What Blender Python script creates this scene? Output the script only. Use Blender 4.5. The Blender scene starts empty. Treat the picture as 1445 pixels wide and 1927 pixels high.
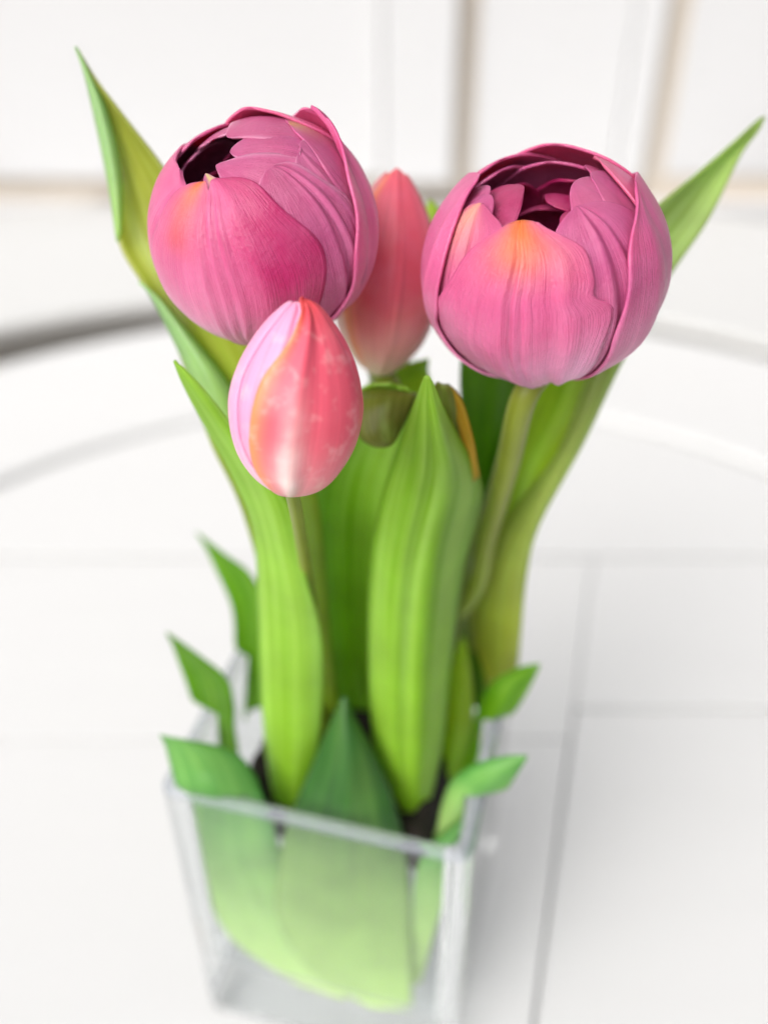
import bpy, bmesh, math, random
import numpy as np
from mathutils import Vector, noise as mnoise

# ------------------------------------------------------------------ camera, light, exposure
S = bpy.context.scene
COL = S.collection
PITCH = math.radians(36.3)
CP, SP = math.cos(PITCH), math.sin(PITCH)
FPX = 1740.0
CAM = np.array((0.0091, -0.1955, 0.3334))
cam = bpy.data.cameras.new('camera'); co = bpy.data.objects.new('camera', cam); COL.objects.link(co)
cam.sensor_fit = 'VERTICAL'; cam.sensor_height = 36.0; cam.lens = 36.0 * FPX / 1927.0
cam.clip_start = 0.01; cam.clip_end = 100
co.location = CAM; co.rotation_euler = (math.radians(90) - PITCH, 0, 0)
cam.dof.use_dof = True; cam.dof.focus_distance = 0.178; cam.dof.aperture_fstop = 5.2
cam.dof.aperture_blades = 0
S.camera = co

SUN_EL, SUN_AZ = math.radians(42), math.radians(218)     # azimuth clockwise from +Y: from the left and a little in front
w = bpy.data.worlds.new('World'); S.world = w; w.use_nodes = True
nt = w.node_tree; bg = nt.nodes['Background']
sky = nt.nodes.new('ShaderNodeTexSky'); sky.sky_type = 'NISHITA'; sky.sun_disc = False
sky.sun_elevation = SUN_EL; sky.sun_rotation = SUN_AZ
sky.air_density = 1.0; sky.dust_density = 6.0; sky.ozone_density = 1.0
hs = nt.nodes.new('ShaderNodeHueSaturation'); hs.inputs['Saturation'].default_value = 0.22
nt.links.new(sky.outputs[0], hs.inputs['Color']); nt.links.new(hs.outputs[0], bg.inputs['Color'])
bg.inputs['Strength'].default_value = 0.15
sl = bpy.data.lights.new('sun', 'SUN'); so = bpy.data.objects.new('sun', sl); COL.objects.link(so)
sl.energy = 1.5; sl.angle = math.radians(60); sl.color = (1.0, 0.98, 0.965)
sd = Vector((math.sin(SUN_AZ) * math.cos(SUN_EL), math.cos(SUN_AZ) * math.cos(SUN_EL), math.sin(SUN_EL)))
so.rotation_euler = sd.to_track_quat('Z', 'Y').to_euler(); so.location = sd * 3
S.view_settings.view_transform = 'Standard'; S.view_settings.look = 'None'
S.view_settings.gamma = 1; S.view_settings.exposure = 0.09
S.cycles.max_bounces = 32; S.cycles.transmission_bounces = 30; S.cycles.diffuse_bounces = 6
S.cycles.glossy_bounces = 6; S.cycles.transparent_max_bounces = 12
S.cycles.use_denoising = True

# ------------------------------------------------------------------ helpers
def unproj(u, v, d):
    """photo pixel + real distance along the viewing axis -> world point"""
    x = (u - 722.5) / FPX * d; up = (963.5 - v) / FPX * d
    return CAM + np.array((x, d * CP + up * SP, -d * SP + up * CP))

def camvec(r, up, tow):
    return np.array((r, up * SP - tow * CP, up * CP + tow * SP))

def lin(*c):
    return np.array([((x / 255) / 12.92 if x / 255 <= .04045 else ((x / 255 + .055) / 1.055) ** 2.4) for x in c])

def smooth(a, b, x):
    t = np.clip((x - a) / (b - a), 0, 1); return t * t * (3 - 2 * t)

def fbm(P, scale, octv=3, seed=0.0):
    out = np.empty(len(P))
    for i, p in enumerate(P):
        out[i] = mnoise.fractal(Vector((p[0] * scale + seed, p[1] * scale + seed * 1.7, p[2] * scale - seed)), 1.0, 2.0, octv)
    return out

def mesh_obj(name, V, F, mats, parent=None, uv=None, col=None, smooth_=True, origin=None, closed=False):
    V = np.asarray(V, float)
    if origin is not None: V = V - np.asarray(origin)
    me = bpy.data.meshes.new(name); me.from_pydata(V.tolist(), [], F); me.update()
    if closed:
        bm_ = bmesh.new(); bm_.from_mesh(me); bmesh.ops.recalc_face_normals(bm_, faces=bm_.faces); bm_.to_mesh(me); bm_.free()
    for m in (mats if isinstance(mats, (list, tuple)) else [mats]): me.materials.append(m)
    if smooth_: me.polygons.foreach_set('use_smooth', [True] * len(me.polygons))
    if uv is not None:
        li = np.empty(len(me.loops), int); me.loops.foreach_get('vertex_index', li)
        me.uv_layers.new(name='UVMap').data.foreach_set('uv', np.asarray(uv)[li].ravel())
    if col is not None:
        a = me.color_attributes.new('Col', 'FLOAT_COLOR', 'POINT')
        a.data.foreach_set('color', np.c_[col, np.ones(len(col))].astype(np.float32).ravel())
    o = bpy.data.objects.new(name, me); COL.objects.link(o)
    if parent is not None: o.parent = parent
    return o

def empty(name, loc, label=None, cat=None, group=None):
    o = bpy.data.objects.new(name, None); COL.objects.link(o); o.location = Vector(loc)
    o.empty_display_size = 0.01
    tag(o, label, cat, group); return o

def tag(o, label=None, cat=None, group=None, kind=None):
    if label: o['label'] = label
    if cat: o['category'] = cat
    if group: o['group'] = group
    if kind: o['kind'] = kind
    return o

def grid_faces(nt_, ns_, wrap=False):
    F = []
    for i in range(nt_ - 1):
        for j in range(ns_ - 1 if not wrap else ns_):
            a = i * ns_ + j; b = i * ns_ + (j + 1) % ns_
            F.append((a, b, b + ns_, a + ns_))
    return F

def catmull(P, n, closed=False):
    """resample the rows of P (k x m) by arc-length-free Catmull-Rom to n rows"""
    P = np.asarray(P, float); k = len(P)
    E = np.vstack([2 * P[0] - P[1], P, 2 * P[-1] - P[-2]])
    out = []
    for x in np.linspace(0, k - 1, n):
        i = min(int(x), k - 2); t = x - i
        p0, p1, p2, p3 = E[i], E[i + 1], E[i + 2], E[i + 3]
        out.append(.5 * ((2 * p1) + (-p0 + p2) * t + (2 * p0 - 5 * p1 + 4 * p2 - p3) * t ** 2 + (-p0 + 3 * p1 - 3 * p2 + p3) * t ** 3))
    return np.array(out)

def arcsample(P, n):
    """catmull then even spacing along the curve"""
    C = catmull(P, 200); d = np.r_[0, np.cumsum(np.linalg.norm(np.diff(C, axis=0), axis=1))]
    x = np.linspace(0, d[-1], n)
    return np.stack([np.interp(x, d, C[:, i]) for i in range(C.shape[1])], 1)

def weld(o, d=.00006):
    bm_ = bmesh.new(); bm_.from_mesh(o.data); bmesh.ops.remove_doubles(bm_, verts=bm_.verts, dist=d); bm_.to_mesh(o.data); bm_.free()

def solidify(o, th, offset=0.0, back=None):
    m = o.modifiers.new('thickness', 'SOLIDIFY'); m.thickness = th; m.offset = offset
    m.use_even_offset = False
    if back is not None: m.material_offset = back
    return o

# ------------------------------------------------------------------ materials
def new_mat(name):
    m = bpy.data.materials.new(name); m.use_nodes = True
    nt = m.node_tree; b = nt.nodes['Principled BSDF']; return m, nt, b

def paint_mat(name, col, rough=.4, bump=.05, dirt=.03):
    m, nt, b = new_mat(name)
    tc = nt.nodes.new('ShaderNodeTexCoord')
    n = nt.nodes.new('ShaderNodeTexNoise'); n.inputs['Scale'].default_value = 9; n.inputs['Detail'].default_value = 5
    mp = nt.nodes.new('ShaderNodeMapping'); mp.inputs['Scale'].default_value = (1, 6, 6)
    nt.links.new(tc.outputs['Object'], mp.inputs[0]); nt.links.new(mp.outputs[0], n.inputs['Vector'])
    mx = nt.nodes.new('ShaderNodeMix'); mx.data_type = 'RGBA'
    mx.inputs[6].default_value = (*[c * (1 - dirt) for c in col], 1); mx.inputs[7].default_value = (*col, 1)
    nt.links.new(n.outputs[0], mx.inputs[0]); nt.links.new(mx.outputs[2], b.inputs['Base Color'])
    b.inputs['Roughness'].default_value = rough
    bp = nt.nodes.new('ShaderNodeBump'); bp.inputs['Strength'].default_value = bump; bp.inputs['Distance'].default_value = .001
    nt.links.new(n.outputs[0], bp.inputs['Height']); nt.links.new(bp.outputs[0], b.inputs['Normal'])
    return m

M_WALL = paint_mat('white_wall_paint', (.62, .62, .626), .5)
M_BEIGE = paint_mat('beige_gap_paint', (.60, .53, .45), .6)
M_TABLE = paint_mat('white_table_paint', (.66, .66, .655), .32)
M_BENCH = paint_mat('white_bench_paint', (.60, .60, .59), .4)
M_FLOOR = paint_mat('taupe_floor', (.21, .17, .125), .6, .1, .3)

def petal_mat(name, rough=.36, sss=.22, bumps=1.0, speck=0.0):
    m, nt, b = new_mat(name)
    at = nt.nodes.new('ShaderNodeAttribute'); at.attribute_name = 'Col'
    uv = nt.nodes.new('ShaderNodeTexCoord')
    def nz(scale3, sc, det=3, src='UV'):
        mp = nt.nodes.new('ShaderNodeMapping'); mp.inputs['Scale'].default_value = scale3
        nt.links.new(uv.outputs[src], mp.inputs[0])
        n = nt.nodes.new('ShaderNodeTexNoise'); n.inputs['Scale'].default_value = sc; n.inputs['Detail'].default_value = det
        nt.links.new(mp.outputs[0], n.inputs['Vector']); return n
    st = nz((34, 1.6, 1), 1.6, 4)           # veins running lengthwise
    fine = nz((90, 7, 1), 1.5, 2)           # hair-fine lengthwise relief
    blot = nz((1, 1, 1), 300 if speck else 160, 4, 'Object')
    r1 = nt.nodes.new('ShaderNodeMapRange'); r1.inputs[1].default_value = .3; r1.inputs[2].default_value = .75
    r1.inputs[3].default_value = .95; r1.inputs[4].default_value = 1.06
    nt.links.new(st.outputs[0], r1.inputs[0])
    mul = nt.nodes.new('ShaderNodeVectorMath'); mul.operation = 'SCALE'
    nt.links.new(at.outputs['Color'], mul.inputs[0]); nt.links.new(r1.outputs[0], mul.inputs['Scale'])
    r2 = nt.nodes.new('ShaderNodeMapRange'); r2.inputs[1].default_value = .54 if speck else .35; r2.inputs[2].default_value = .72
    r2.inputs[3].default_value = .0; r2.inputs[4].default_value = (.06 if speck else .12) + speck
    nt.links.new(blot.outputs[0], r2.inputs[0])
    mx = nt.nodes.new('ShaderNodeMix'); mx.data_type = 'RGBA'; mx.inputs[7].default_value = (*lin(236, 160, 196), 1) if not speck else (*lin(250, 205, 200), 1)
    nt.links.new(r2.outputs[0], mx.inputs[0]); nt.links.new(mul.outputs[0], mx.inputs[6])
    nt.links.new(mx.outputs[2], b.inputs['Base Color'])
    rr = nt.nodes.new('ShaderNodeMapRange'); rr.inputs[3].default_value = rough - .1; rr.inputs[4].default_value = rough + .18
    nt.links.new(fine.outputs[0], rr.inputs[0]); nt.links.new(rr.outputs[0], b.inputs['Roughness'])
    b.inputs['Subsurface Weight'].default_value = sss
    b.inputs['Subsurface Radius'].default_value = (1.0, .35, .5); b.inputs['Subsurface Scale'].default_value = .0025
    gr = nz((1, 1, 1), 1100, 2, 'Object')
    ad0 = nt.nodes.new('ShaderNodeMath'); ad0.operation = 'MULTIPLY_ADD'; ad0.inputs[1].default_value = .8
    nt.links.new(gr.outputs[0], ad0.inputs[0]); nt.links.new(st.outputs[0], ad0.inputs[2])
    ad = nt.nodes.new('ShaderNodeMath'); ad.operation = 'ADD'
    nt.links.new(ad0.outputs[0], ad.inputs[0]); nt.links.new(fine.outputs[0], ad.inputs[1])
    bp = nt.nodes.new('ShaderNodeBump'); bp.inputs['Strength'].default_value = .5 * bumps; bp.inputs['Distance'].default_value = .0004
    nt.links.new(ad.outputs[0], bp.inputs['Height']); nt.links.new(bp.outputs[0], b.inputs['Normal'])
    return m

M_PETAL = petal_mat('mauve_petal')
M_BACKBUD = petal_mat('red_cream_petal', .42, .2, .35, .0)
M_BUD = petal_mat('coral_petal', .42, .2, .35, .26)

def leaf_mat(name, c1, c2, ceng, rough=.40, trans=.46, basey=.4, bmix=.75, painted_gloss=.3):
    """c1/c2: vein-to-vein colour variation, ceng: tint towards the base (uv.y=0)"""
    m, nt, b = new_mat(name)
    uv = nt.nodes.new('ShaderNodeTexCoord')
    mp = nt.nodes.new('ShaderNodeMapping'); mp.inputs['Scale'].default_value = (8, .8, 1)
    nt.links.new(uv.outputs['UV'], mp.inputs[0])
    n = nt.nodes.new('ShaderNodeTexNoise'); n.inputs['Scale'].default_value = 1.3; n.inputs['Detail'].default_value = 5
    nt.links.new(mp.outputs[0], n.inputs['Vector'])
    n2 = nt.nodes.new('ShaderNodeTexNoise'); n2.inputs['Scale'].default_value = 55; n2.inputs['Detail'].default_value = 3
    nt.links.new(uv.outputs['Object'], n2.inputs['Vector'])
    rp = nt.nodes.new('ShaderNodeMapRange'); rp.inputs[1].default_value = .32; rp.inputs[2].default_value = .68
    nt.links.new(n.outputs[0], rp.inputs[0])
    mx = nt.nodes.new('ShaderNodeMix'); mx.data_type = 'RGBA'
    mx.inputs[6].default_value = (*c1, 1); mx.inputs[7].default_value = (*c2, 1)
    nt.links.new(rp.outputs[0], mx.inputs[0])
    sx = nt.nodes.new('ShaderNodeSeparateXYZ'); nt.links.new(uv.outputs['UV'], sx.inputs[0])
    r3 = nt.nodes.new('ShaderNodeMapRange'); r3.inputs[1].default_value = .0; r3.inputs[2].default_value = basey
    r3.inputs[3].default_value = bmix; r3.inputs[4].default_value = 0
    nt.links.new(sx.outputs['Y'], r3.inputs[0])
    m2 = nt.nodes.new('ShaderNodeMix'); m2.data_type = 'RGBA'; m2.inputs[7].default_value = (*ceng, 1)
    nt.links.new(mx.outputs[2], m2.inputs[6]); nt.links.new(r3.outputs[0], m2.inputs[0])
    mpb = nt.nodes.new('ShaderNodeMapping'); mpb.inputs['Scale'].default_value = (2.6, 1.7, 1)       # uneven pale patches: leaf highlights painted into the colour
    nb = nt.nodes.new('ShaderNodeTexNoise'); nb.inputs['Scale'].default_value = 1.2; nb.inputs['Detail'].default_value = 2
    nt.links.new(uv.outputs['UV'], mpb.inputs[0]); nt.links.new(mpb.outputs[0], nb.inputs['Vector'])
    rb = nt.nodes.new('ShaderNodeMapRange'); rb.inputs[1].default_value = .48; rb.inputs[2].default_value = .75; rb.inputs[4].default_value = painted_gloss
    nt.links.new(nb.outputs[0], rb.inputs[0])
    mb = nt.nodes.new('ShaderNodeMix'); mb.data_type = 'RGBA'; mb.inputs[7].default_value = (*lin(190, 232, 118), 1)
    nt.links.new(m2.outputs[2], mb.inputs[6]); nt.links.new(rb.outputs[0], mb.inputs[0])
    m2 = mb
    m3 = nt.nodes.new('ShaderNodeMix'); m3.data_type = 'RGBA'; m3.blend_type = 'MULTIPLY'
    r4 = nt.nodes.new('ShaderNodeMapRange'); r4.inputs[3].default_value = .72; r4.inputs[4].default_value = 1.25
    nt.links.new(n2.outputs[0], r4.inputs[0]); m3.inputs[0].default_value = 1
    nt.links.new(m2.outputs[2], m3.inputs[6]); nt.links.new(r4.outputs[0], m3.inputs[7])
    nt.links.new(m3.outputs[2], b.inputs['Base Color'])
    b.inputs['Roughness'].default_value = rough
    b.inputs['Specular IOR Level'].default_value = .5
    b.inputs['Subsurface Weight'].default_value = .12
    b.inputs['Subsurface Radius'].default_value = (.6, 1.0, .15); b.inputs['Subsurface Scale'].default_value = .002
    bp = nt.nodes.new('ShaderNodeBump'); bp.inputs['Strength'].default_value = .35; bp.inputs['Distance'].default_value = .0005
    nt.links.new(n.outputs[0], bp.inputs['Height']); nt.links.new(bp.outputs[0], b.inputs['Normal'])
    tr = nt.nodes.new('ShaderNodeBsdfTranslucent'); nt.links.new(m3.outputs[2], tr.inputs['Color'])
    ms = nt.nodes.new('ShaderNodeMixShader'); ms.inputs[0].default_value = trans
    nt.links.new(b.outputs[0], ms.inputs[1]); nt.links.new(tr.outputs[0], ms.inputs[2])
    nt.links.new(ms.outputs[0], nt.nodes['Material Output'].inputs['Surface'])
    return m

M_BRIGHT = leaf_mat('bright_green_leaf', lin(138, 194, 14), lin(180, 222, 90), lin(156, 206, 28), painted_gloss=.75)
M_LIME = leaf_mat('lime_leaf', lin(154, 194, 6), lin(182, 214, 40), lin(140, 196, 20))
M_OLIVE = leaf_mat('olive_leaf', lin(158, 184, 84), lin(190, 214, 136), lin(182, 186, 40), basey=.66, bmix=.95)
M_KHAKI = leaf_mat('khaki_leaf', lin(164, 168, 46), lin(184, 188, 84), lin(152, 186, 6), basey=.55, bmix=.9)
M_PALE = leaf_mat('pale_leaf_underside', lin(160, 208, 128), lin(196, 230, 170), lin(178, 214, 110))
M_BLUE = leaf_mat('blue_green_leaf', lin(66, 136, 54), lin(108, 168, 80), lin(214, 246, 150), basey=.56, bmix=1.0, trans=.18, painted_gloss=.15)
M_DARK = leaf_mat('dark_green_leaf', lin(34, 82, 26), lin(56, 108, 36), lin(204, 240, 136), basey=.54, bmix=1.0, trans=.12, painted_gloss=.1)
M_SHADE = leaf_mat('deep_green_leaf', lin(70, 122, 6), lin(96, 148, 16), lin(90, 140, 8), painted_gloss=.1)
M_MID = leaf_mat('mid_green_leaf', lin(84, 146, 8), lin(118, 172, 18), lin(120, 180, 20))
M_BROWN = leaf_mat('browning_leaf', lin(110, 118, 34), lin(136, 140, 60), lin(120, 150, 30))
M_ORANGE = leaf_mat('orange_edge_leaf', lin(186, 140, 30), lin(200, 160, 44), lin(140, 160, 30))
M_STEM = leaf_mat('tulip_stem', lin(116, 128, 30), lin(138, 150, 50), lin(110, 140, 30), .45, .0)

m, nt, b = new_mat('vase_glass')
b.inputs['Base Color'].default_value = (.955, .975, .985, 1); b.inputs['Roughness'].default_value = .015
b.inputs['Transmission Weight'].default_value = 1.0; b.inputs['IOR'].default_value = 1.47
M_GLASS = m
def pane_mat():
    """flat panes: light goes straight through, a little is mirrored by the surface"""
    m, nt, b = new_mat('vase_pane_glass')
    tr = nt.nodes.new('ShaderNodeBsdfTransparent'); tr.inputs[0].default_value = (.965, .98, .982, 1)
    gl = nt.nodes.new('ShaderNodeBsdfGlossy'); gl.inputs['Roughness'].default_value = .03
    lw = nt.nodes.new('ShaderNodeLayerWeight'); lw.inputs['Blend'].default_value = .5
    pw = nt.nodes.new('ShaderNodeMath'); pw.operation = 'POWER'; pw.inputs[1].default_value = 5
    nt.links.new(lw.outputs['Facing'], pw.inputs[0])
    fr = nt.nodes.new('ShaderNodeMath'); fr.operation = 'MULTIPLY_ADD'; fr.inputs[1].default_value = .965; fr.inputs[2].default_value = .035
    nt.links.new(pw.outputs[0], fr.inputs[0])
    ms = nt.nodes.new('ShaderNodeMixShader')
    nt.links.new(fr.outputs[0], ms.inputs[0]); nt.links.new(tr.outputs[0], ms.inputs[1]); nt.links.new(gl.outputs[0], ms.inputs[2])
    nt.links.new(ms.outputs[0], nt.nodes['Material Output'].inputs['Surface']); return m
M_PANE = pane_mat()
def edge_mat():
    m, nt, b = new_mat('vase_rim_painted_light')
    b.inputs['Base Color'].default_value = (.95, .965, .985, 1); b.inputs['Roughness'].default_value = .22
    b.inputs['Transmission Weight'].default_value = 1.0; b.inputs['IOR'].default_value = 1.45
    df = nt.nodes.new('ShaderNodeBsdfDiffuse'); df.inputs[0].default_value = (.36, .39, .44, 1)  # grey painted in for the light the polished rim would carry
    ms = nt.nodes.new('ShaderNodeMixShader'); ms.inputs[0].default_value = .42
    nt.links.new(b.outputs[0], ms.inputs[1]); nt.links.new(df.outputs[0], ms.inputs[2])
    nt.links.new(ms.outputs[0], nt.nodes['Material Output'].inputs['Surface']); return m
M_EDGE = edge_mat()
m, nt, b = new_mat('dark_potting_foam')
n = nt.nodes.new('ShaderNodeTexNoise'); n.inputs['Scale'].default_value = 220; n.inputs['Detail'].default_value = 6
cr = nt.nodes.new('ShaderNodeValToRGB'); cr.color_ramp.elements[0].color = (.002, .0016, .001, 1); cr.color_ramp.elements[1].color = (.022, .014, .007, 1)
nt.links.new(n.outputs[0], cr.inputs[0]); nt.links.new(cr.outputs[0], b.inputs['Base Color']); b.inputs['Roughness'].default_value = .95
M_SOIL = m

# ------------------------------------------------------------------ setting: floor, wall, bench, table
def box(name, x0, x1, y0, y1, z0, z1, mat, parent=None, bev=.002):
    V = [(x, y, z) for z in (z0, z1) for x, y in ((x0, y0), (x1, y0), (x1, y1), (x0, y1))]
    F = [(3, 2, 1, 0), (4, 5, 6, 7), (0, 1, 5, 4), (1, 2, 6, 5), (2, 3, 7, 6), (3, 0, 4, 7)]
    o = mesh_obj(name, V, F, mat, parent, smooth_=False, closed=True)
    if bev:
        bm = o.modifiers.new('bevel', 'BEVEL'); bm.width = bev; bm.segments = 2
    return o

FLOOR_Z = -.733
fl = mesh_obj('floor', [(-6, -6, FLOOR_Z), (6, -6, FLOOR_Z), (6, 6, FLOOR_Z), (-6, 6, FLOOR_Z)], [(0, 1, 2, 3)], M_FLOOR, smooth_=False)
tag(fl, 'taupe floor under the white furniture', kind='structure')

cx, cy = CAM[0], CAM[1]
WY = cy + 1.17                                            # face of the wall
wall = empty('panelled_wall', (cx, WY, FLOOR_Z), 'white panelled wall with upright stiles and grooves behind the flowers', 'wall')
def wbox(name, x0, x1, z0, z1, proud, back=.05, bev=.003):
    return box(name, x0, x1, -proud, back, z0 - FLOOR_Z, z1 - FLOOR_Z, M_BEIGE if name == 'backing_board' else M_WALL, wall, bev)
ZT, ZB = 1.5, -.014
wbox('backing_board', -2.4, 2.4, FLOOR_Z, ZT, -.016, .08, 0)
wbox('panel', -.72, -.002, ZB, ZT, .0, .028)
wbox('stile', .000, .083, ZB, ZT, .018, .028)
wbox('panel', .109, .283, ZB, ZT, .0, .028)
wbox('stile', .2845, .318, ZB, ZT, .008, .028)
wbox('panel', .349, .9, ZB, ZT, -.012, .028)
wbox('stile', -.80, -.723, ZB, ZT, .016, .028)
wbox('panel', -1.6, -.81, ZB, ZT, 0, .028)
wbox('panel', .91, 1.6, ZB, ZT, 0, .028)
wbox('lower_panel', -2.4, 2.4, FLOOR_Z, -.043, .0, .028)

def ring_sector(name, c, r0, r1, a0, a1, z0, z1, mat, parent=None, n=96, bev=.004):
    V = []; F = []
    for i in range(n + 1):
        a = a0 + (a1 - a0) * i / n
        for r, z in ((r0, z0), (r1, z0), (r1, z1), (r0, z1)):
            V.append((c[0] + r * math.cos(a), c[1] + r * math.sin(a), z))
    full = abs(abs(a1 - a0) - 2 * math.pi) < 1e-6
    for i in range(n):
        for k in range(4):
            p, q = i * 4 + k, i * 4 + (k + 1) % 4
            F.append((p, q, q + 4, p + 4))
    if not full:
        F.append((3, 2, 1, 0)); F.append(tuple(n * 4 + k for k in range(4)))
    o = mesh_obj(name, V, F, mat, parent, smooth_=False, closed=True)
    if bev:
        b = o.modifiers.new('bevel', 'BEVEL'); b.width = bev; b.segments = 2; b.limit_method = 'ANGLE'; b.angle_limit = math.radians(50)
    return o

TC = (cx + .01, cy + .25)                                 # centre of the round table
BC = (TC[0] - .045, TC[1])
bench = empty('curved_bench', (BC[0], BC[1] + .7, FLOOR_Z), 'white curved bench seat standing behind the round table', 'bench')
ro = (BC[0] - BC[0], -.7, 0)
ring_sector('seat', (0, -.7), .650, .99, math.radians(8), math.radians(172), .675, .69, M_BENCH, bench)
ring_sector('front_panel', (0, -.7), .76, .79, math.radians(10), math.radians(170), .0, .674, M_BENCH, bench)

table = empty('round_table', (TC[0], TC[1], FLOOR_Z), 'white painted round table with jointed boards carrying the glass vase', 'table')
TH = .72                                                  # table height; its top lies at z = -0.013
ring_sector('border_ring', (0, 0), .373, .531, 0, 2 * math.pi, TH - .028, TH, M_TABLE, table, 160, .004)
ring_sector('edge_band', (0, 0), .500, .515, 0, 2 * math.pi, TH - .075, TH - .030, M_TABLE, table, 120)
def disc(name, r, z0, z1, mat, parent, n=120):
    V = [(r * math.cos(2 * math.pi * i / n), r * math.sin(2 * math.pi * i / n), z) for z in (z0, z1) for i in range(n)]
    F = [tuple(reversed(range(n))), tuple(range(n, 2 * n))] + [(i, (i + 1) % n, n + (i + 1) % n, n + i) for i in range(n)]
    return mesh_obj(name, V, F, mat, parent, smooth_=False, closed=True)
disc('underboard', .3715, TH - .040, TH - .012, M_TABLE, table)
disc('foot', .24, .0, .03, M_TABLE, table)
disc('pedestal', .06, .031, TH - .041, M_TABLE, table, 48)
SL = .264                                                 # boards running towards the back lie parallel to the vase sides
def chord_board(name, y0, y1, x0=-9, x1=9, top=0.0, r=.3605, thick=.0115):
    """a board of the round top, clipped by the ring; y in table coordinates, x0/x1 slanting with y"""
    n = 24; up, lo = [], []
    for i in range(n + 1):
        y = y0 + (y1 - y0) * i / n
        h = math.sqrt(max(r * r - y * y, 1e-6))
        lo.append((max(-h, x0 + SL * (y - .047)), y)); up.append((min(h, x1 + SL * (y - .047)), y))
    P = lo + up[::-1]
    k = len(P)
    V = [(x, y, TH - thick) for x, y in P] + [(x, y, TH + top) for x, y in P]
    F = [tuple(range(k)), tuple(reversed(range(k, 2 * k)))] + [((i + 1) % k, i, k + i, k + (i + 1) % k) for i in range(k)]
    o = mesh_obj(name, V, F, M_TABLE, table, smooth_=False, closed=True)
    b = o.modifiers.new('bevel', 'BEVEL'); b.width = .0012; b.segments = 2; b.limit_method = 'ANGLE'; b.angle_limit = math.radians(50)
    return o
chord_board('board', .179, .366)
chord_board('board', .0400, .176, x1=.0800, top=-.0005)
chord_board('board', -.24, .0390, x1=.0800)
chord_board('rail_board', .0607, .176, x0=.0804, top=-.0003)
chord_board('inset_panel', -.24, .0595, x0=.0808, top=-.0016)
chord_board('board', -.364, -.242)

# ------------------------------------------------------------------ vase
VR = -.2588
VH, VS, WT = .128, .045, .0044                             # height, half width, wall
def vz(x, y):                                              # vase frame -> world
    return np.array((x * math.cos(VR) - y * math.sin(VR), x * math.sin(VR) + y * math.cos(VR)))
def vzi(x, y):
    return np.array((x * math.cos(VR) + y * math.sin(VR), -x * math.sin(VR) + y * math.cos(VR)))
def sq(h, r, z, n=5):
    P = []
    for qx, qy, a0 in ((1, 1, 0), (-1, 1, 90), (-1, -1, 180), (1, -1, 270)):
        for i in range(n):
            a = math.radians(a0 + 90 * i / (n - 1))
            P.append((qx * (h - r) + r * math.cos(a), qy * (h - r) + r * math.sin(a), z))
    return P
vase = empty('glass_vase', (0, 0, -.0115), 'square clear glass vase holding the tulips on the white table', 'vase')
vase.rotation_euler.z = VR
loops = [sq(VS - .003, .003, 0), sq(VS - .0008, .0045, .0008), sq(VS, .005, .003)]
for i in range(9):                                         # fully rounded, fire-polished rim
    q = math.pi * i / 8
    loops.append(sq(VS - WT / 2 + WT / 2 * math.cos(q), .005 - .0015 * i / 8, VH - WT / 2 + WT / 2 * math.sin(q)))
loops += [sq(VS - WT, .003, .031), sq(VS - WT - .002, .002, .0285), sq(VS - WT - .005, .002, .0278)]
V = [p for L in loops for p in L]; n = len(loops[0]); F = grid_faces(len(loops), n, True)
F.append(tuple(reversed(range(n)))); F.append(tuple(range((len(loops) - 1) * n, len(loops) * n)))
gb = mesh_obj('glass_body', V, F, [M_GLASS, M_PANE, M_EDGE], vase, smooth_=False, closed=True)
for p in gb.data.polygons:
    if p.area > .0015 and abs(p.normal.z) < .5: p.material_index = 1
    elif p.center.z > VH - WT * .55: p.material_index = 2
gb.data.polygons[-1].use_smooth = False; gb.data.polygons[-2].use_smooth = False
RIM = VH - .0115

# dark foam that the stems are stuck into
random.seed(3)
N = 40; SH = .0325
sv, sf = [], []
for i in range(N + 1):
    for j in range(N + 1):
        x = -SH + 2 * SH * i / N; y = -SH + 2 * SH * j / N
        e = max(abs(x), abs(y)) / SH
        z = RIM - .017 + .0035 * mnoise.fractal(Vector((x * 160, y * 160, 1)), 1, 2, 4) - .012 * smooth(.86, 1.0, np.array(e))
        p = vz(x, y); sv.append((p[0], p[1], float(z)))
sf = grid_faces(N + 1, N + 1)
soil = mesh_obj('soil', sv, sf, M_SOIL)
tag(soil, 'dark brown potting foam filling the vase between the stems', kind='stuff')
solidify(soil, .012, 1.0)

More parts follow.
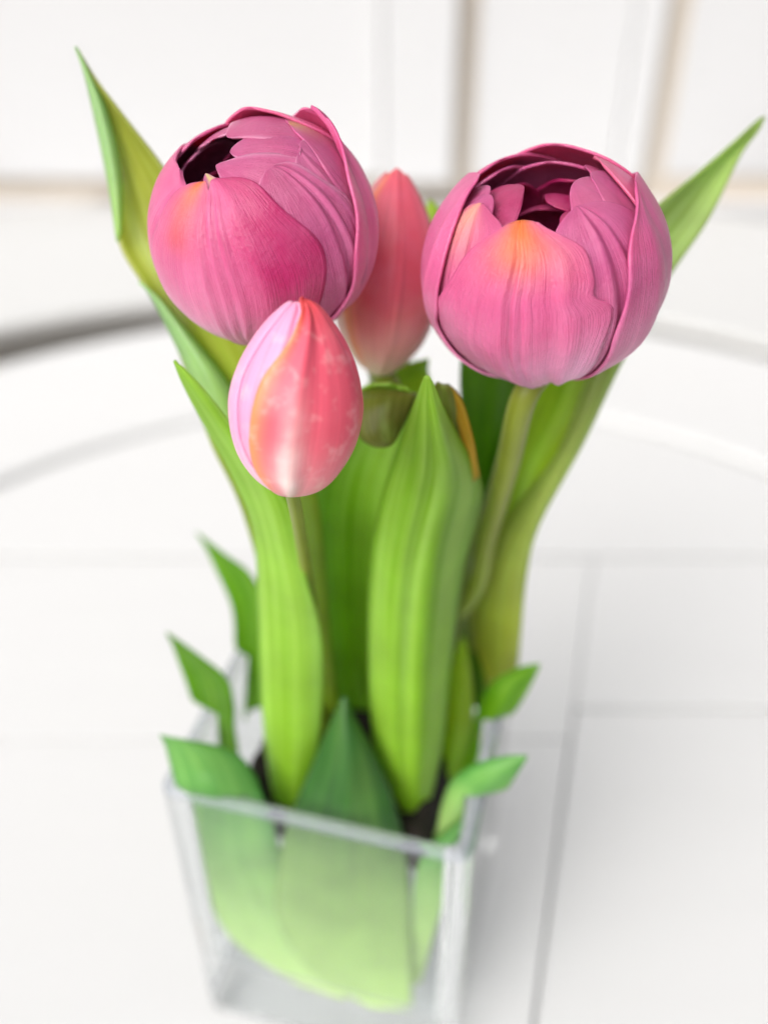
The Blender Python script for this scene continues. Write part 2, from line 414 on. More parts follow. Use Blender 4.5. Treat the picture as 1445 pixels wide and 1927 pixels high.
# ------------------------------------------------------------------ flower heads
class Head:
    def __init__(s, c, d, Rpx, sdir, tau, kind='cup', hpx=None):
        s.C = unproj(c[0], c[1], d); s.R = Rpx * d / FPX
        sdv = np.array(sdir, float); sdv /= np.linalg.norm(sdv); t = math.radians(tau)
        Z = np.array((sdv[0] * math.cos(t), sdv[1] * math.cos(t), math.sin(t)))
        X = np.array((1., 0, 0)) - Z * Z[0]; X /= np.linalg.norm(X); Y = np.cross(Z, X)
        tw = CAM - s.C; tw /= np.linalg.norm(tw)             # frame turned to where the camera sees the head from
        ri = np.cross(camvec(0, 1, 0), tw); ri /= np.linalg.norm(ri); up = np.cross(tw, ri)
        s.X, s.Y, s.Z = (q[0] * ri + q[1] * up + q[2] * tw for q in (X, Y, Z))
        s.kind = kind; s.H = (hpx or Rpx) * d / FPX
    def pt(s, th, ph, k):
        th = np.radians(th); ph = np.radians(ph)
        if s.kind == 'cup':
            r = s.R * k * np.sin(th); z = -.94 * s.R * k * np.cos(th)
        else:                                               # egg-shaped bud, narrowing to a tip
            c = -np.cos(th)
            r = s.R * k * np.sin(th) ** .92 * (1 - .21 * np.clip(c, 0, 1) - .10 * np.clip(c, 0, 1) ** 3 + .04 * np.clip(-c, 0, 1) - .16 * np.clip(-c, 0, 1) ** 4)
            z = s.H * (c + .035 * np.clip(c, 0, 1) ** 8) * (.2 + .8 * k if True else 1)
        return (s.C + np.outer(r * np.cos(ph), s.X) + np.outer(r * np.sin(ph), s.Y) + np.outer(z, s.Z))

seed_ct = [0]
def petal(head, parent, origin, L, R, k, colf, name='petal', nt_=64, ns_=48, flare=0.0, tipflare=0.0, belly=0.0, ridges=(), notch=None, rough=.006, mat=None, th=.0006, curl_l=0.0, curl_r=0.0, label=None, arch=0.0):
    """L, R: edge curves as (theta, phi) from base to tip"""
    seed_ct[0] += 1; sd_ = seed_ct[0] * 3.7
    A = arcsample(np.array(L, float), nt_); B = arcsample(np.array(R, float), nt_)
    tt = np.linspace(0, 1, nt_); ss = np.linspace(-1, 1, ns_)
    T, Sx = np.meshgrid(tt, ss, indexing='ij')
    f = (Sx + 1) / 2
    def soft(E):                                            # the wavy edge dies out towards the middle of the petal
        ker = np.hanning(27); ker /= ker.sum()
        return np.convolve(np.r_[np.full(13, E[0]) , E, np.full(13, E[-1])], ker, 'valid')
    kp = smooth(.55, .9, tt) + 1 - smooth(.0, .15, tt)
    As, Bs = soft(A[:, 1]) * (1 - kp) + A[:, 1] * kp, soft(B[:, 1]) * (1 - kp) + B[:, 1] * kp
    wave = (B[:, 1] - Bs)[:, None] * smooth(.5, 1, Sx) + (A[:, 1] - As)[:, None] * smooth(-.5, -1, Sx)
    TH_ = A[:, :1] * (1 - f) + B[:, :1] * f
    PH = As[:, None] * (1 - f) + Bs[:, None] * f + wave
    TH_ = TH_ + arch * (1 - Sx ** 2) * np.sin(math.pi * np.clip(T, 0, 1) ** 2 * .5)
    if notch:
        s0, wd, dp = notch
        TH_ = TH_ - dp * np.exp(-((Sx - s0) / wd) ** 2) * smooth(.80, 1.0, T)
    # gentle ripple of the edge
    ed = np.abs(Sx) ** 6
    PH = PH + ed * 1.6 * np.sin(T * 23 + sd_) * np.sign(Sx) * smooth(.3, .6, T) * np.clip((np.abs(B[:, 1:] - A[:, 1:]) - 4) / 40, 0, 1)
    TH_ = np.clip(TH_, 4, 177)
    K = np.full_like(T, k) + flare * np.abs(Sx) ** 3 * smooth(.15, .7, T) + tipflare * smooth(.72, 1.0, T) + belly * np.sin(math.pi * T) * (1 - Sx ** 2)
    K = K + curl_l * smooth(-.72, -1.0, Sx) * smooth(.2, .5, T) + curl_r * smooth(.72, 1.0, Sx) * smooth(.2, .5, T)
    for s0, wd, dp in ridges:                               # creases along the middle of the petal
        K = K + 1.75 * dp * np.exp(-((Sx - s0) / wd) ** 2) * smooth(.02, .2, T) * (1 - smooth(.72, .97, T) * .85)
    P0 = head.pt(TH_.ravel(), PH.ravel(), 1.0)
    nz = fbm(P0, 62, 2, sd_); nz2 = fbm(P0, 260, 2, sd_ + 9)
    K = K.ravel() + rough * 2.2 * nz + rough * .35 * nz2
    P = head.pt(TH_.ravel(), PH.ravel(), K)
    col = colf(Sx.ravel(), T.ravel(), P, sd_)
    vein = np.zeros(Sx.size)
    for q in range(9):                                      # uneven pigment streaks along the petal
        rs = random.Random(sd_ * 13 + q); s0 = rs.uniform(-.9, .9); wd = rs.uniform(.015, .06); a_ = rs.uniform(-.5, .5); t0 = rs.uniform(.1, .8)
        vein += a_ * np.exp(-((Sx.ravel() - s0 - .05 * np.sin(T.ravel() * 5 + q)) / wd) ** 2) * np.exp(-((T.ravel() - t0) / .33) ** 2)
    col = np.clip(col * (1 + .42 * np.clip(vein, -1, 1))[:, None] + .05 * np.clip(vein, 0, 1)[:, None], 0, 1)
    uv = np.stack([f.ravel() + sd_, T.ravel()], 1)
    o = mesh_obj(name, P, grid_faces(nt_, ns_), mat or M_PETAL, parent, uv, col, origin=origin)
    weld(o, 1e-6); m_ = solidify(o, th, -1.0).modifiers[-1]
    g = o.vertex_groups.new(name='thin_tip'); nv = len(o.data.vertices)
    for i in range(nt_ * ns_):
        if i < nv: g.add([i], float(1 - .8 * smooth(.93, 1.0, T.ravel()[i])), 'REPLACE')
    m_.vertex_group = 'thin_tip'
    if label: o['label'] = label
    return o

def bases(phc, W, tht, round_=.75, n=7, base=.55):
    """plain petal outline: centre azimuth, half width (deg), tip polar angle"""
    L, R = [], []
    for x_ in np.linspace(0, 1, n + 7):
        t = 1 - (1 - x_) ** 1.9
        th = 8 + (tht - 8) * (t if t < .8 else .8 + (t - .8))
        wd = W * (base + (1 - base) * math.sin(min(t / .6, 1) * math.pi / 2)) * (1 if t < .6 else math.sqrt(max(1 - ((t - .6) / .4) ** 2, 0)) * (1 - round_) + round_ * math.sqrt(max(1 - ((t - .6) / .4) ** 2.6, 0)))
        L.append((th, phc - wd)); R.append((th, phc + wd))
    return L, R

MAUVE, MAGENTA, PALE, ORNG, PURP, GREENW = lin(204, 92, 138), lin(172, 30, 92), lin(238, 178, 206), lin(218, 104, 34), lin(186, 86, 134), lin(206, 200, 110)
def mixc(a, b_, f): return a[None, :] * (1 - f[:, None]) + b_[None, :] * f[:, None] if a.ndim == 1 else a * (1 - f[:, None]) + b_[None, :] * f[:, None]

def col_petal(main=MAUVE, pale=PALE, deep=MAGENTA, basepale=.7, tip=None, tips=0.0, tipw=.45, side=0.0, edge=0.0):
    def f(s, t, P, sd_):
        nz = fbm(P, 60, 3, sd_ + 20)
        c = mixc(main, pale, np.clip(basepale * (1 - smooth(.08, .72, t)) + .3 * nz, 0, 1))
        c = mixc(c, deep, np.clip(.55 * smooth(.35, .8, t) * (.55 + .9 * nz) + side * smooth(.0, .7, s), 0, 1))  # side: shading of the right half, painted into the petal colour
        if edge: c = mixc(c, pale, edge * smooth(.8, 1, np.abs(s)))
        if tip is not None:
            c = mixc(c, tip, np.clip(np.exp(-((s - tips) / tipw) ** 2) * smooth(.66, .95, t + .06 * nz), 0, 1))
        # base of a petal runs paler pink
        return np.clip(c, 0, 1)
    return f

RD = (( -.10, .035, .014), (.0, .035, -.013), (.09, .035, .014), (.2, .04, -.008))

def stem(parent, pts, r0, r1, origin, mat=None, n=40):
    C = catmull(np.array(pts, float), n); V = []; m_ = 14
    for i in range(n):
        t = C[min(i + 1, n - 1)] - C[max(i - 1, 0)]; t /= np.linalg.norm(t)
        a = np.cross(t, (0.3, 1, .1)); a /= np.linalg.norm(a); b_ = np.cross(t, a)
        r = r0 + (r1 - r0) * i / (n - 1)
        for j in range(m_):
            q = 2 * math.pi * j / m_; V.append(C[i] + r * (math.cos(q) * a + math.sin(q) * b_))
    uv = [(j / m_, i / n) for i in range(n) for j in range(m_)]
    F = grid_faces(n, m_, True); F.append(tuple(range((n - 1) * m_, n * m_))); F.append(tuple(reversed(range(m_))))
    return mesh_obj('stem', V, F, mat or M_STEM, parent, uv, origin=origin)

SOILZ = RIM - .016
INN = VS - WT - .0016
def keep_in_vase(P):
    """pieces below the rim stay inside the glass"""
    z = P[:, 2]
    q = np.stack([P[:, 0] * math.cos(VR) + P[:, 1] * math.sin(VR), -P[:, 0] * math.sin(VR) + P[:, 1] * math.cos(VR)], 1)
    lim = INN + np.clip(z - RIM, 0, .02) * 3.0 + (z > RIM + .0199) * 9
    q = np.clip(q, -lim[:, None], lim[:, None])
    return np.stack([q[:, 0] * math.cos(VR) - q[:, 1] * math.sin(VR), q[:, 0] * math.sin(VR) + q[:, 1] * math.cos(VR), z], 1)

def front_depth(u, v, inset=.004):
    """depth where the sight line meets the inside of the vase's front wall"""
    a = unproj(u, v, .1); b_ = unproj(u, v, .4)
    qa, qb = vzi(a[0], a[1])[1], vzi(b_[0], b_[1])[1]
    t = (-(VS - WT - inset) - qa) / (qb - qa)
    return .1 + .3 * t

def leaf(name, rows, mats, parent=None, origin=None, ns_=17, nt_=56, mid=0.0, wav=.0006, th=.0007, clamp=True, groove=0.0):
    """rows from base to tip: uL, vL, uR, vR, depth, fold (edge depth minus mid depth), twist"""
    seed_ct[0] += 1; sd_ = seed_ct[0] * 2.3
    Rw = np.array([tuple(r) + (0,) * (7 - len(r)) for r in rows], float)
    C = catmull(Rw, nt_); V = []; UV = []
    for i in range(nt_):
        uL, vL, uR, vR, d, fo, tw = C[i]
        for s in np.linspace(-1, 1, ns_):
            f = (s + 1) / 2
            x = abs(s - mid) / (1 + abs(mid))
            dd = d + fo * (x ** 1.6 - .35) + tw * s + groove * fo * math.exp(-((s - mid) / .16) ** 2) - groove * .35 * fo * math.exp(-((s - mid - .45) / .16) ** 2)
            V.append(unproj(uL + (uR - uL) * f, vL + (vR - vL) * f, dd)); UV.append((f + sd_, i / (nt_ - 1)))
    V = np.array(V)
    nzv = fbm(V, 45, 2, sd_)
    V = V + nzv[:, None] * wav * camvec(0, 0, 1)[None, :] * np.repeat(np.minimum(np.linspace(0, 1, nt_) * 6, 1), ns_)[:, None]
    if clamp: V = keep_in_vase(V)
    o = mesh_obj(name, V, grid_faces(nt_, ns_), mats if isinstance(mats, list) else [mats], parent, UV, origin=origin)
    solidify(o, th, 0.0, 1 if isinstance(mats, list) and len(mats) > 1 else None)
    return o

# ---------------- left double tulip
HL = Head((495, 434), .195, 214, (-.47, .88), 32)
def base_at(u, v, d):
    p = unproj(u, v, d); return np.array((p[0], p[1], SOILZ))
bL = np.array((-.008, .004, SOILZ))
tulL = empty('double_tulip', bL, 'full mauve pink double tulip with notched front petal, behind the small coral bud', 'tulip', 'double mauve tulips')
P = lambda *a, **k: petal(HL, tulL, bL, *a, **k)
# dome of inner petals, opening to the left
HLi = Head((495, 434), .195, 214, (-.70, .71), 36)
for a, Wd, tt, kk in ((-75, 36, 173, .90), (-35, 36, 169, .935), (5, 36, 164, .915), (42, 38, 161, .935), (85, 46, 156, .89), (135, 45, 153, .87), (190, 42, 150, .88), (240, 38, 160, .90)):
    L_, R_ = bases(a, Wd, tt, 1.0); petal(HLi, tulL, bL, L_, R_, kk, col_petal(PURP, PALE, MAGENTA, .5, GREENW if a == -75 else None, .4, .4, edge=.35), nt_=44, ns_=30, belly=.025)
for a, tt, kk in ((-40, 150, .72), (60, 150, .74), (160, 142, .68), (240, 150, .72)):
    L_, R_ = bases(a, 60, tt); P(L_, R_, kk, col_petal(MAGENTA, PURP, lin(120, 16, 60), .2), nt_=30, ns_=20, belly=.02)
for a, tt, kk in ((0, 145, .5), (120, 140, .5), (240, 145, .5)):
    L_, R_ = bases(a, 70, tt); P(L_, R_, kk, col_petal(MAGENTA, PURP, lin(100, 10, 50), .2), nt_=24, ns_=16)
# back petals
L_, R_ = bases(60, 48, 151, .35); P(L_, R_, 1.0, col_petal(MAUVE, PALE, lin(206, 60, 100)), tipflare=.05)
L_, R_ = bases(128, 56, 154); P(L_, R_, .965, col_petal(), belly=.02)
L_, R_ = bases(20, 46, 143); P(L_, R_, .97, col_petal(PURP, PALE, MAGENTA, .5, lin(196, 140, 80), .1, .5), belly=.01)
# right-hand petals tucked under the big front one
P(*[[(8, -80), (50, -78), (90, -62), (120, -50), (134, -38), (139, -24), (138, -12)], [(8, 10), (50, 18), (90, 20), (115, 16), (130, 8), (138, 0), (140, -8)]], .966, col_petal(PURP, PALE, MAGENTA, .4, edge=.5), ridges=((-.3, .05, .012), (-.1, .05, -.012)), belly=.012)
P(*[[(8, -115), (50, -110), (90, -95), (120, -80), (136, -70), (143, -60), (146, -50)], [(8, -20), (50, -25), (90, -24), (115, -24), (132, -27), (141, -32), (145, -40)]], .992, col_petal(PURP, lin(226, 150, 184), MAGENTA, .3, edge=.5), ridges=((.35, .05, .014), (.48, .04, -.016), (.6, .05, .014), (.74, .05, -.014), (.86, .05, .01)))
# left petal
P(*[[(8, 110), (60, 106), (100, 110), (135, 122), (152, 150), (158, 190)], [(8, 222), (60, 214), (90, 207), (120, 209), (140, 216), (152, 226), (158, 205)]], .995, col_petal(MAUVE, PALE, lin(206, 66, 116), .9), curl_r=-.035, belly=.01)
# broad front petal with the notched top
P(*[[(8, -150), (40, -153), (60, -154), (87, -155), (105, -155), (122, -154), (138, -148), (148, -138), (153, -124), (154, -114)],
    [(8, -70), (40, -88), (56, -86), (71, -68), (84, -58), (96, -54), (111, -54), (127, -57), (143, -62), (151, -74), (154, -88)]], 1.012,
  col_petal(MAUVE, PALE, lin(180, 32, 98), .95, ORNG, -.5, .30, side=.95), ridges=((-.16, .03, .012), (-.08, .026, -.018), (.0, .028, .015), (.07, .026, -.016), (.15, .03, .012), (.42, .10, .012)), notch=(-.02, .13, 5), rough=.008, curl_r=-.012)
# right outer petal with the raised tip
P(*[[(8, -75), (45, -66), (56, -57), (71, -46), (91, -37), (106, -25), (116, -10), (126, 16), (131, 30)], [(8, 60), (50, 82), (80, 86), (104, 76), (120, 58), (128, 44), (131, 30)]], 1.022,
  col_petal(MAUVE, lin(222, 130, 176), lin(206, 56, 120), .4), curl_l=.03, tipflare=.09, ridges=((-.7, .08, -.012), (-.5, .1, .01)))
stem(tulL, [bL + (0, 0, -.03), bL + (-.004, .002, .03), bL * 0 + unproj(520, 900, .235), unproj(505, 640, .205), HL.C - HL.Z * HL.R * .9], .0032, .0026, bL)
leaf('leaf', [(590, 1330, 640, 1360, .293, -.006), (520, 1180, 620, 1180, .268, -.006), (455, 960, 600, 960, .241, -.008), (395, 830, 560, 830, .2285, -.009), (335, 660, 500, 690, .2215, -.010), (282, 555, 440, 575, .221, -.010), (226, 462, 372, 430, .222, -.008), (206, 345, 312, 322, .220, -.008), (176, 205, 238, 225, .218, -.006), (158, 130, 182, 152, .217, -.003), (143, 88, 148, 96, .216, 0)],
     [M_KHAKI, M_PALE], tulL, bL, mid=-.55)
leaf('rolled_leaf_margin', [(400, 800, 470, 800, .226, .003), (335, 655, 425, 715, .2195, .004), (282, 553, 325, 590, .2185, .003), (262, 530, 280, 545, .2185, .001)], [M_PALE, M_PALE], tulL, bL, nt_=30, ns_=9, wav=.0001)
leaf('rolled_leaf_margin', [(222, 455, 228, 440, .2195, .001), (205, 344, 229, 335, .2175, .002), (176, 205, 205, 222, .2155, .002), (158, 130, 171, 146, .2148, .001), (143, 88, 146, 94, .2143, 0)], [M_PALE, M_PALE], tulL, bL, nt_=30, ns_=9, wav=.0001)

# ---------------- right double tulip
HR = Head((1022, 505), .195, 225, (-.1, .995), 30)
bR = np.array((.012, .006, SOILZ))
tulR = empty('double_tulip', bR, 'full pink double tulip with an open dark centre and orange tipped front petal', 'tulip', 'double mauve tulips')
P = lambda *a, **k: petal(HR, tulR, bR, *a, **k)
for a, Wd, tt, kk in ((-30, 46, 158, .92), (20, 40, 152, .90), (75, 50, 153, .88), (130, 46, 152, .90), (190, 42, 158, .92), (-150, 34, 156, .93)):
    L_, R_ = bases(a, Wd, tt); P(L_, R_, kk, col_petal(PURP, PALE, MAGENTA, .4), nt_=40, ns_=26, belly=.015)
HRi, HRj = Head((1022, 505), .195, 225, (.16, .98), 22), Head((1022, 505), .195, 225, (-.28, .95), 42)
for a, Wd, tt, kk in ((-18, 40, 162, .82), (60, 50, 154, .78), (140, 46, 150, .74), (205, 40, 159, .80), (255, 40, 132, .74)):
    L_, R_ = bases(a, Wd, tt, 1.0); petal(HRi, tulR, bR, L_, R_, kk, col_petal(MAGENTA, PURP, lin(130, 20, 66), .2), nt_=32, ns_=22, belly=.02)
for a, tt, kk in ((-20, 156, .66), (40, 160, .60), (150, 140, .60), (205, 150, .66), (255, 122, .5), (85, 150, .5)):
    L_, R_ = bases(a, 44, tt, 1.0); petal(HRj, tulR, bR, L_, R_, kk, col_petal(MAGENTA, PURP, lin(110, 12, 52), .2), nt_=28, ns_=20, belly=.03)
# back petals
L_, R_ = bases(125, 58, 152); P(L_, R_, .985, col_petal(MAUVE, PALE, lin(200, 56, 116)), belly=.02)
L_, R_ = bases(68, 52, 152); P(L_, R_, 1.01, col_petal(MAUVE, PALE, lin(196, 44, 100)), belly=.012, tipflare=.015)
L_, R_ = bases(18, 42, 148); P(L_, R_, .985, col_petal(MAUVE, PALE, lin(206, 80, 96), .5), belly=.01)
# petals tucked behind the front one
P(*[[(8, -170), (60, -170), (100, -164), (130, -162), (144, -156), (149, -148)], [(8, -90), (60, -95), (100, -100), (125, -104), (141, -112), (146, -124), (150, -142)]], .972, col_petal(MAUVE, PALE, MAGENTA, .6, lin(232, 150, 130), -.3, .5), ridges=((-.2, .06, .01), (.0, .06, -.01), (.2, .06, .01)))
P(*[[(8, -60), (60, -55), (100, -45), (125, -36), (143, -28), (151, -16), (153, -8)], [(8, 20), (60, 26), (110, 24), (135, 18), (148, 8), (153, -4)]], .94, col_petal(PURP, PALE, MAGENTA, .4), nt_=40, ns_=30)
P(*[[(8, -110), (50, -104), (90, -96), (118, -90), (134, -80), (142, -68), (145, -58)], [(8, -20), (50, -18), (90, -16), (115, -16), (133, -24), (142, -40), (145, -54)]], .974, col_petal(PURP, PALE, MAGENTA, .35), ridges=((-.05, .06, .018), (.1, .05, -.014), (.24, .05, .012), (.36, .05, -.012)))
# left petal lapping over the front one
P(*[[(8, 118), (60, 116), (100, 122), (132, 140), (150, 160), (156, 178)], [(8, 226), (50, 218), (79, 209), (95, 213), (114, 217), (134, 209), (146, 202), (154, 190), (156.5, 180)]], 1.03, col_petal(MAUVE, lin(230, 158, 194), lin(192, 72, 130), .9), curl_r=.0, ridges=((.75, .12, .008),))
# front petal
P(*[[(8, -140), (40, -147), (64, -150), (75, -153), (89, -149), (102, -144), (119, -136), (133, -123), (140, -113)],
    [(8, -62), (30, -70), (46, -70), (67, -66), (84, -61), (96, -60), (104, -66), (112, -63), (124, -65), (133, -75), (141, -86)]], 1.005,
  col_petal(MAUVE, lin(230, 164, 202), lin(186, 46, 108), .9, ORNG, .0, .62), ridges=((-.22, .05, .006), (-.1, .04, .012), (-.02, .028, -.018), (.06, .026, .018), (.12, .022, -.016), (.18, .026, .012), (.62, .12, .014), (.45, .08, -.012)), rough=.0095, curl_r=.012, arch=3.0)
# right outer petal
P(*[[(8, -70), (40, -66), (68, -60), (79, -58), (95, -54), (107, -48), (122, -38), (131, -20), (135, -8)], [(8, 45), (50, 58), (85, 56), (110, 44), (125, 25), (132, 8), (135, -4)]], 1.028,
  col_petal(PURP, lin(232, 150, 186), lin(206, 60, 120), .5), curl_l=.014, tipflare=.035, ridges=((-.55, .12, .008), (-.3, .1, -.006)))
stem(tulR, [bR + (0, 0, -.03), bR + (.002, .002, .02), unproj(885, 1120, .270), unproj(915, 1010, .252), unproj(955, 870, .227), unproj(985, 750, .209), HR.C - HR.Z * HR.R * .92], .0033, .003, bR)
leaf('leaf', [(905, 1330, 955, 1300, .300, .005), (890, 1250, 972, 1262, .291, .006), (882, 1130, 980, 1190, .276, .008), (908, 1030, 990, 1085, .263, .007), (985, 925, 1015, 985, .251, .006), (1055, 800, 1095, 838, .241, .006), (1095, 660, 1165, 690, .235, .006), (1140, 500, 1254, 528, .232, -.006), (1222, 402, 1330, 415, .232, -.007), (1310, 328, 1392, 292, .232, -.006), (1380, 268, 1425, 246, .232, -.003), (1432, 220, 1440, 219, .232, 0)],
     [M_OLIVE, M_PALE], tulR, bR, mid=.35)
leaf('leaf', [(890, 1330, 930, 1330, .301, .004), (870, 1150, 935, 1160, .284, .005), (865, 960, 960, 980, .262, .006), (868, 800, 985, 830, .244, .006), (868, 680, 1000, 700, .232, .006), (890, 600, 985, 610, .226, .004), (930, 545, 940, 545, .223, 0)], [M_SHADE, M_MID], tulR, bR)
leaf('leaf', [(900, 1260, 970, 1260, .300, -.004), (895, 1080, 985, 1060, .272, -.004), (926, 900, 1040, 900, .249, -.004), (975, 760, 1130, 740, .238, -.004), (1000, 660, 1150, 660, .234, -.004), (1080, 560, 1100, 560, .232, 0)], [M_LIME, M_BRIGHT], tulR, bR)

# ---------------- front coral bud
HB = Head((558, 755), .170, 127, (.065, .997), 14, 'bud', 186)
bB = np.array((-.012, -.008, SOILZ))
bud = empty('tulip_bud', bB, 'small closed coral and pale pink bud on thin stem in front of the others', 'tulip bud', 'closed tulip buds')
PB = lambda *a, **k: petal(HB, bud, bB, *a, mat=M_BUD, **k)
CORAL, LPINK, PALEP, RED = lin(222, 84, 106), lin(230, 156, 192), lin(244, 202, 214), lin(208, 56, 58)
def col_bud(main, pale, tipc, orange=0.0, white=0.0, whites=-.35):
    def f(s, t, P_, sd_):
        nz = fbm(P_, 90, 4, sd_)
        c = mixc(main, pale, np.clip(.75 * (1 - smooth(.02, .42, t)) + .14 * nz, 0, 1))
        c = mixc(c, tipc, smooth(.62, .95, t + .05 * nz))
        if white: c = mixc(c, lin(255, 232, 226), np.clip(white * np.exp(-((s - whites) / .16) ** 2) * (1 - smooth(.25, .6, t)) * (.7 + .8 * nz), 0, 1))
        if orange: c = mixc(c, lin(240, 140, 90), np.clip(np.exp(-((s + 1) / orange) ** 2) * smooth(.05, .2, t) * (1 - smooth(.7, .9, t)), 0, 1))
        return np.clip(c, 0, 1)
    return f
L_, R_ = bases(80, 75, 172, .4); PB(L_, R_, .965, col_bud(CORAL, PALEP, RED))
L_, R_ = bases(10, 62, 172, .4); PB(L_, R_, .975, col_bud(CORAL, lin(240, 170, 170), RED))
PB(*[[(8, -190), (50, -184), (100, -180), (140, -176), (165, -165), (172, -150)], [(8, -70), (50, -92), (80, -96), (110, -96), (135, -94), (155, -92), (168, -100), (172, -140)]], .965, col_bud(LPINK, PALEP, lin(238, 150, 186), 0), ridges=((.72, .12, -.035),))
PB(*[[(8, 130), (50, 118), (100, 116), (140, 130), (160, 160), (167, 190)], [(8, 240), (45, 226), (70, 214), (100, 210), (130, 212), (150, 220), (165, 215), (167, 195)]], .995, col_bud(LPINK, PALEP, lin(240, 164, 196)))
PB(*[[(8, -122), (30, -124), (55, -131), (80, -130), (105, -124), (125, -112), (142, -98), (158, -92), (172, -100), (178, -90)], [(8, 0), (40, 8), (80, 12), (110, 10), (140, 0), (165, -20), (178, -60)]], 1.005, col_bud(CORAL, lin(246, 176, 180), RED, .17, .85, -.5), curl_l=.03, ridges=((-.5, .14, .028), (-.22, .12, -.012), (.3, .2, .014), (.6, .1, -.012)), rough=.014)
sb = HB.C - HB.Z * HB.H * .93
stem(bud, [bB + (0, 0, -.03), bB + (.001, 0, .02), unproj(590, 1180, .258), unproj(574, 1060, .224), unproj(560, 975, .194), sb], .0016, .0014, bB)
leaf('leaf', [(535, 1560, 585, 1560, .283, .006), (512, 1480, 585, 1470, .273, .007), (495, 1350, 603, 1370, .259, .007), (487, 1150, 605, 1200, .240, .007), (478, 1000, 575, 1080, .226, .006), (438, 895, 545, 950, .213, .005), (378, 785, 445, 810, .201, .003), (345, 720, 385, 735, .1955, .002), (328, 678, 334, 682, .193, 0)],
     [M_BRIGHT, M_BRIGHT], bud, bB, mid=.25)

# ---------------- back bud
HK = Head((728, 522), .226, 103, (.09, .996), 8, 'bud', 188)
bK = np.array((.0, .018, SOILZ))
bk = empty('tulip_bud', bK, 'taller red and cream tulip bud standing behind and between the two double tulips', 'tulip bud', 'closed tulip buds')
PK = lambda *a, **k: petal(HK, bk, bK, *a, mat=M_BACKBUD, **k)
CR, CB = lin(226, 92, 112), lin(252, 234, 216)
L_, R_ = bases(80, 75, 170, .4); PK(L_, R_, .96, col_bud(CR, CB, RED), nt_=40, ns_=30)
L_, R_ = bases(-160, 60, 168, .4); PK(L_, R_, .975, col_bud(lin(226, 150, 150), CB, RED), nt_=40, ns_=30)
L_, R_ = bases(-10, 52, 166, .4); PK(L_, R_, .985, col_bud(lin(200, 66, 84), CB, lin(206, 60, 66)), nt_=40, ns_=30)
L_, R_ = bases(-85, 58, 176, .3); PK(L_, R_, 1.005, col_bud(CR, CB, lin(214, 80, 84), .25), nt_=48, ns_=36, ridges=((0, .15, .02),))
stem(bk, [bK + (0, 0, -.03), bK + (.002, .002, .03), unproj(735, 900, .262), unproj(738, 760, .241), HK.C - HK.Z * HK.H * .93], .003, .0032, bK)
leaf('leaf', [(625, 1330, 720, 1340, .296, -.006), (600, 1240, 715, 1250, .287, -.008), (578, 1080, 712, 1090, .266, -.009), (570, 940, 722, 950, .247, -.009), (600, 840, 752, 840, .231, -.008), (650, 765, 785, 770, .2195, -.006), (688, 728, 776, 742, .2155, -.004), (735, 722, 765, 730, .213, -.002)],
     [M_BRIGHT, M_LIME], bk, bK)
fo = leaf('folded_leaf_tip', [(690, 726, 784, 742, .2135, .003), (668, 760, 782, 745, .2085, .003), (676, 818, 768, 778, .2075, .003), (700, 838, 752, 810, .208, .002), (728, 842, 742, 832, .209, 0)], [M_BROWN, M_BROWN], bk, bK, nt_=30)
leaf('leaf', [(800, 1350, 870, 1350, .296, .004), (800, 1100, 880, 1100, .262, .005), (800, 950, 905, 960, .236, .005), (800, 830, 900, 885, .218, .005), (808, 760, 882, 800, .208, .004), (815, 728, 862, 742, .203, .002), (822, 720, 845, 724, .202, 0)], [M_BROWN, M_BRIGHT], bk, bK)
leaf('leaf', [(880, 910, 902, 895, .2165, .000), (884, 900, 901, 888, .2155, .000), (866, 815, 891, 830, .2095, .000), (848, 748, 872, 762, .2045, .000), (838, 724, 850, 728, .2025, .000)], [M_ORANGE, M_ORANGE], bk, bK, nt_=30, ns_=7, wav=.0002)['label'] = 'orange edged leaf beside the tall centre leaf'
leaf('leaf', [(735, 690, 765, 690, .254, .003), (745, 600, 792, 600, .250, .003), (770, 500, 812, 510, .246, .003), (795, 420, 834, 420, .243, .002), (808, 375, 816, 380, .242, 0)], [M_LIME, M_LIME], bk, bK, nt_=30)
leaf('leaf', [(690, 1300, 720, 1300, .297, .004), (690, 1000, 830, 1000, .262, .006), (690, 800, 830, 800, .246, .006), (694, 720, 806, 705, .243, .004), (720, 700, 806, 682, .242, .002), (770, 684, 806, 674, .242, 0)], [M_LIME, M_MID], bk, bK)

# ---------------- tall front leaf and the low leaves round the rim: loose sprigs of their own
def lone(rows, mats, label, cat='leaf', group='low leaves tucked round the vase rim', name='tulip_leaf', **k):
    o = leaf(name, rows, mats, **k); c = np.zeros(3)
    n_ = len(o.data.vertices); a = np.empty(n_ * 3); o.data.vertices.foreach_get('co', a); a = a.reshape(-1, 3)
    c = a[:17].mean(0); a -= c; o.data.vertices.foreach_set('co', a.ravel()); o.location = c; o.data.update()
    return tag(o, label, cat, group)

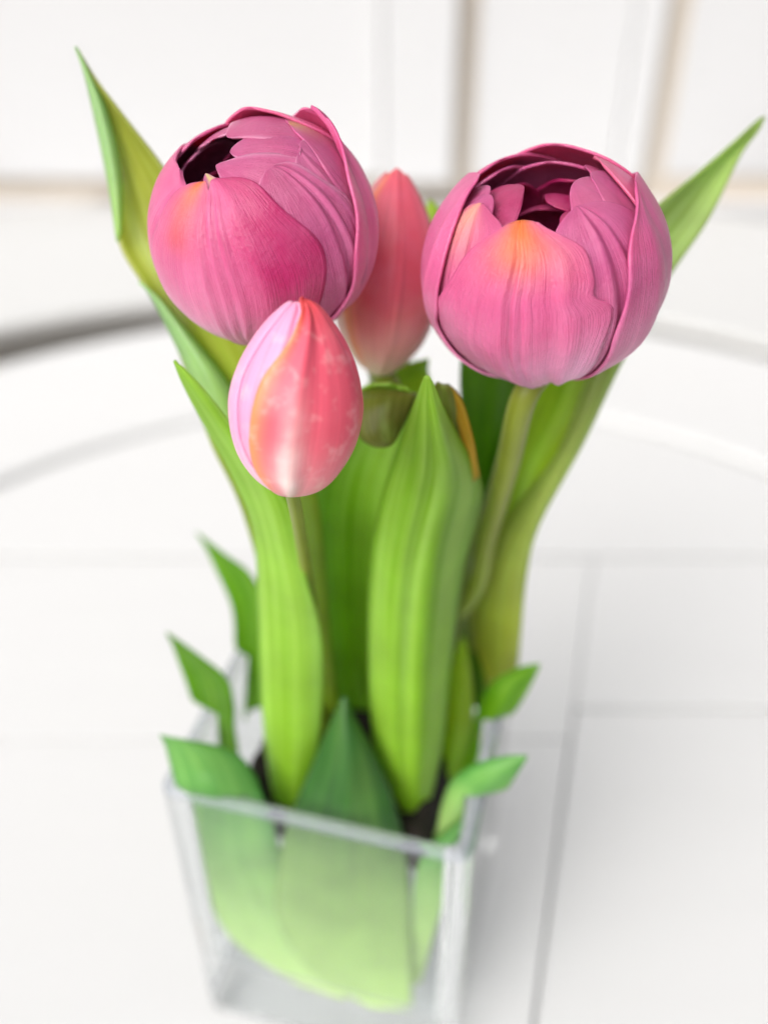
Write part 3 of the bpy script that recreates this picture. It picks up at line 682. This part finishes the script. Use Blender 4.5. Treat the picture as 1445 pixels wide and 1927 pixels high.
lone([(742, 1570, 800, 1575, .284, .006), (735, 1500, 808, 1510, .275, .008), (702, 1380, 832, 1400, .260, .013), (694, 1200, 852, 1210, .2395, .016), (700, 1040, 874, 1060, .2235, .018), (722, 925, 906, 935, .212, .019), (745, 860, 893, 880, .2055, .017), (768, 795, 858, 815, .1985, .011), (784, 750, 832, 765, .194, .004), (800, 707, 808, 708, .190, 0)],
     [M_BRIGHT, M_BRIGHT], 'tall broad bright green leaf standing upright in the centre front of the vase', group='leaves of the bouquet', mid=-.1, groove=.22)
lone([(430, 1350, 495, 1330, .308, -.004), (440, 1250, 500, 1230, .303, -.005), (438, 1150, 498, 1140, .298, -.005), (405, 1070, 470, 1080, .294, -.004), (385, 1028, 425, 1045, .292, -.002), (369, 1002, 374, 1006, .291, 0)], [M_MID, M_PALE], 'narrow dark green leaf at the back left corner of the vase', mid=-.5)
lone([(395, 1440, 450, 1420, .293, -.004), (375, 1380, 442, 1370, .286, -.006), (358, 1310, 440, 1325, .280, -.007), (338, 1250, 425, 1275, .275, -.006), (325, 1215, 372, 1232, .271, -.003), (313, 1191, 319, 1195, .269, 0)], [M_MID, M_PALE], 'pointed mid green leaf leaning over the left rim above the broad pale one', mid=-.6)
fd = front_depth
lone([(560, 1850, 650, 1880, fd(600, 1850)), (440, 1770, 640, 1830, fd(540, 1790)), (385, 1680, 600, 1740, fd(490, 1700)), (352, 1590, 545, 1640, fd(450, 1600), .003), (338, 1500, 508, 1540, .2595, .005), (322, 1440, 478, 1455, .256, .006), (312, 1402, 428, 1410, .2535, .004), (302, 1383, 306, 1386, .252, 0)], [M_BLUE, M_BLUE], 'broad blue green leaf bending over the left front corner of the glass', mid=-.2)
lone([(700, 1895, 772, 1900, fd(735, 1890)), (600, 1840, 775, 1890, fd(690, 1860)), (520, 1740, 775, 1790, fd(650, 1760)), (525, 1620, 772, 1665, fd(650, 1640), .002), (545, 1540, 760, 1580, .263, .006), (575, 1470, 738, 1500, .257, .008), (605, 1400, 705, 1420, .2535, .006), (630, 1345, 668, 1352, .2515, .003), (646, 1310, 652, 1312, .2505, 0)], [M_DARK, M_MID], 'dark green pointed leaf in the middle of the front rim', mid=0)
lone([(800, 1600, 850, 1600, .284, .002), (822, 1560, 862, 1565, .2735, .003), (834, 1508, 884, 1546, .2655, .004), (852, 1466, 918, 1522, .259, .005), (890, 1440, 950, 1488, .2535, .004), (942, 1425, 974, 1453, .250, .002), (988, 1421, 992, 1424, .248, 0)], [M_BLUE, M_PALE], 'small oval light green leaf pointing out over the right rim', mid=0)
lone([(840, 1500, 880, 1490, .300, .004), (880, 1420, 915, 1410, .290, .004), (895, 1345, 955, 1358, .280, .004), (925, 1286, 988, 1308, .272, .003), (972, 1258, 1004, 1276, .267, .002), (1010, 1248, 1015, 1250, .265, 0)], [M_MID, M_OLIVE], 'olive green leaf folded out past the back right rim', mid=.2)
lone([(775, 1850, 790, 1850, fd(800, 1850, .012)), (775, 1760, 815, 1760, fd(810, 1760, .010)), (780, 1660, 845, 1665, fd(815, 1660, .008)), (800, 1600, 880, 1590, .2665, .003), (850, 1555, 905, 1540, .2645, .003), (905, 1515, 915, 1512, .2635, 0)], [M_BLUE, M_MID], 'light green leaf lying along the right front corner inside the glass', mid=0)
lone([(820, 1480, 870, 1480, .297, .004), (825, 1400, 885, 1400, .290, .005), (835, 1320, 890, 1330, .283, .004), (850, 1250, 885, 1260, .277, .003), (868, 1200, 876, 1202, .274, 0)], [M_LIME, M_BRIGHT], 'short yellow green leaf between the tall centre leaf and the right stem')
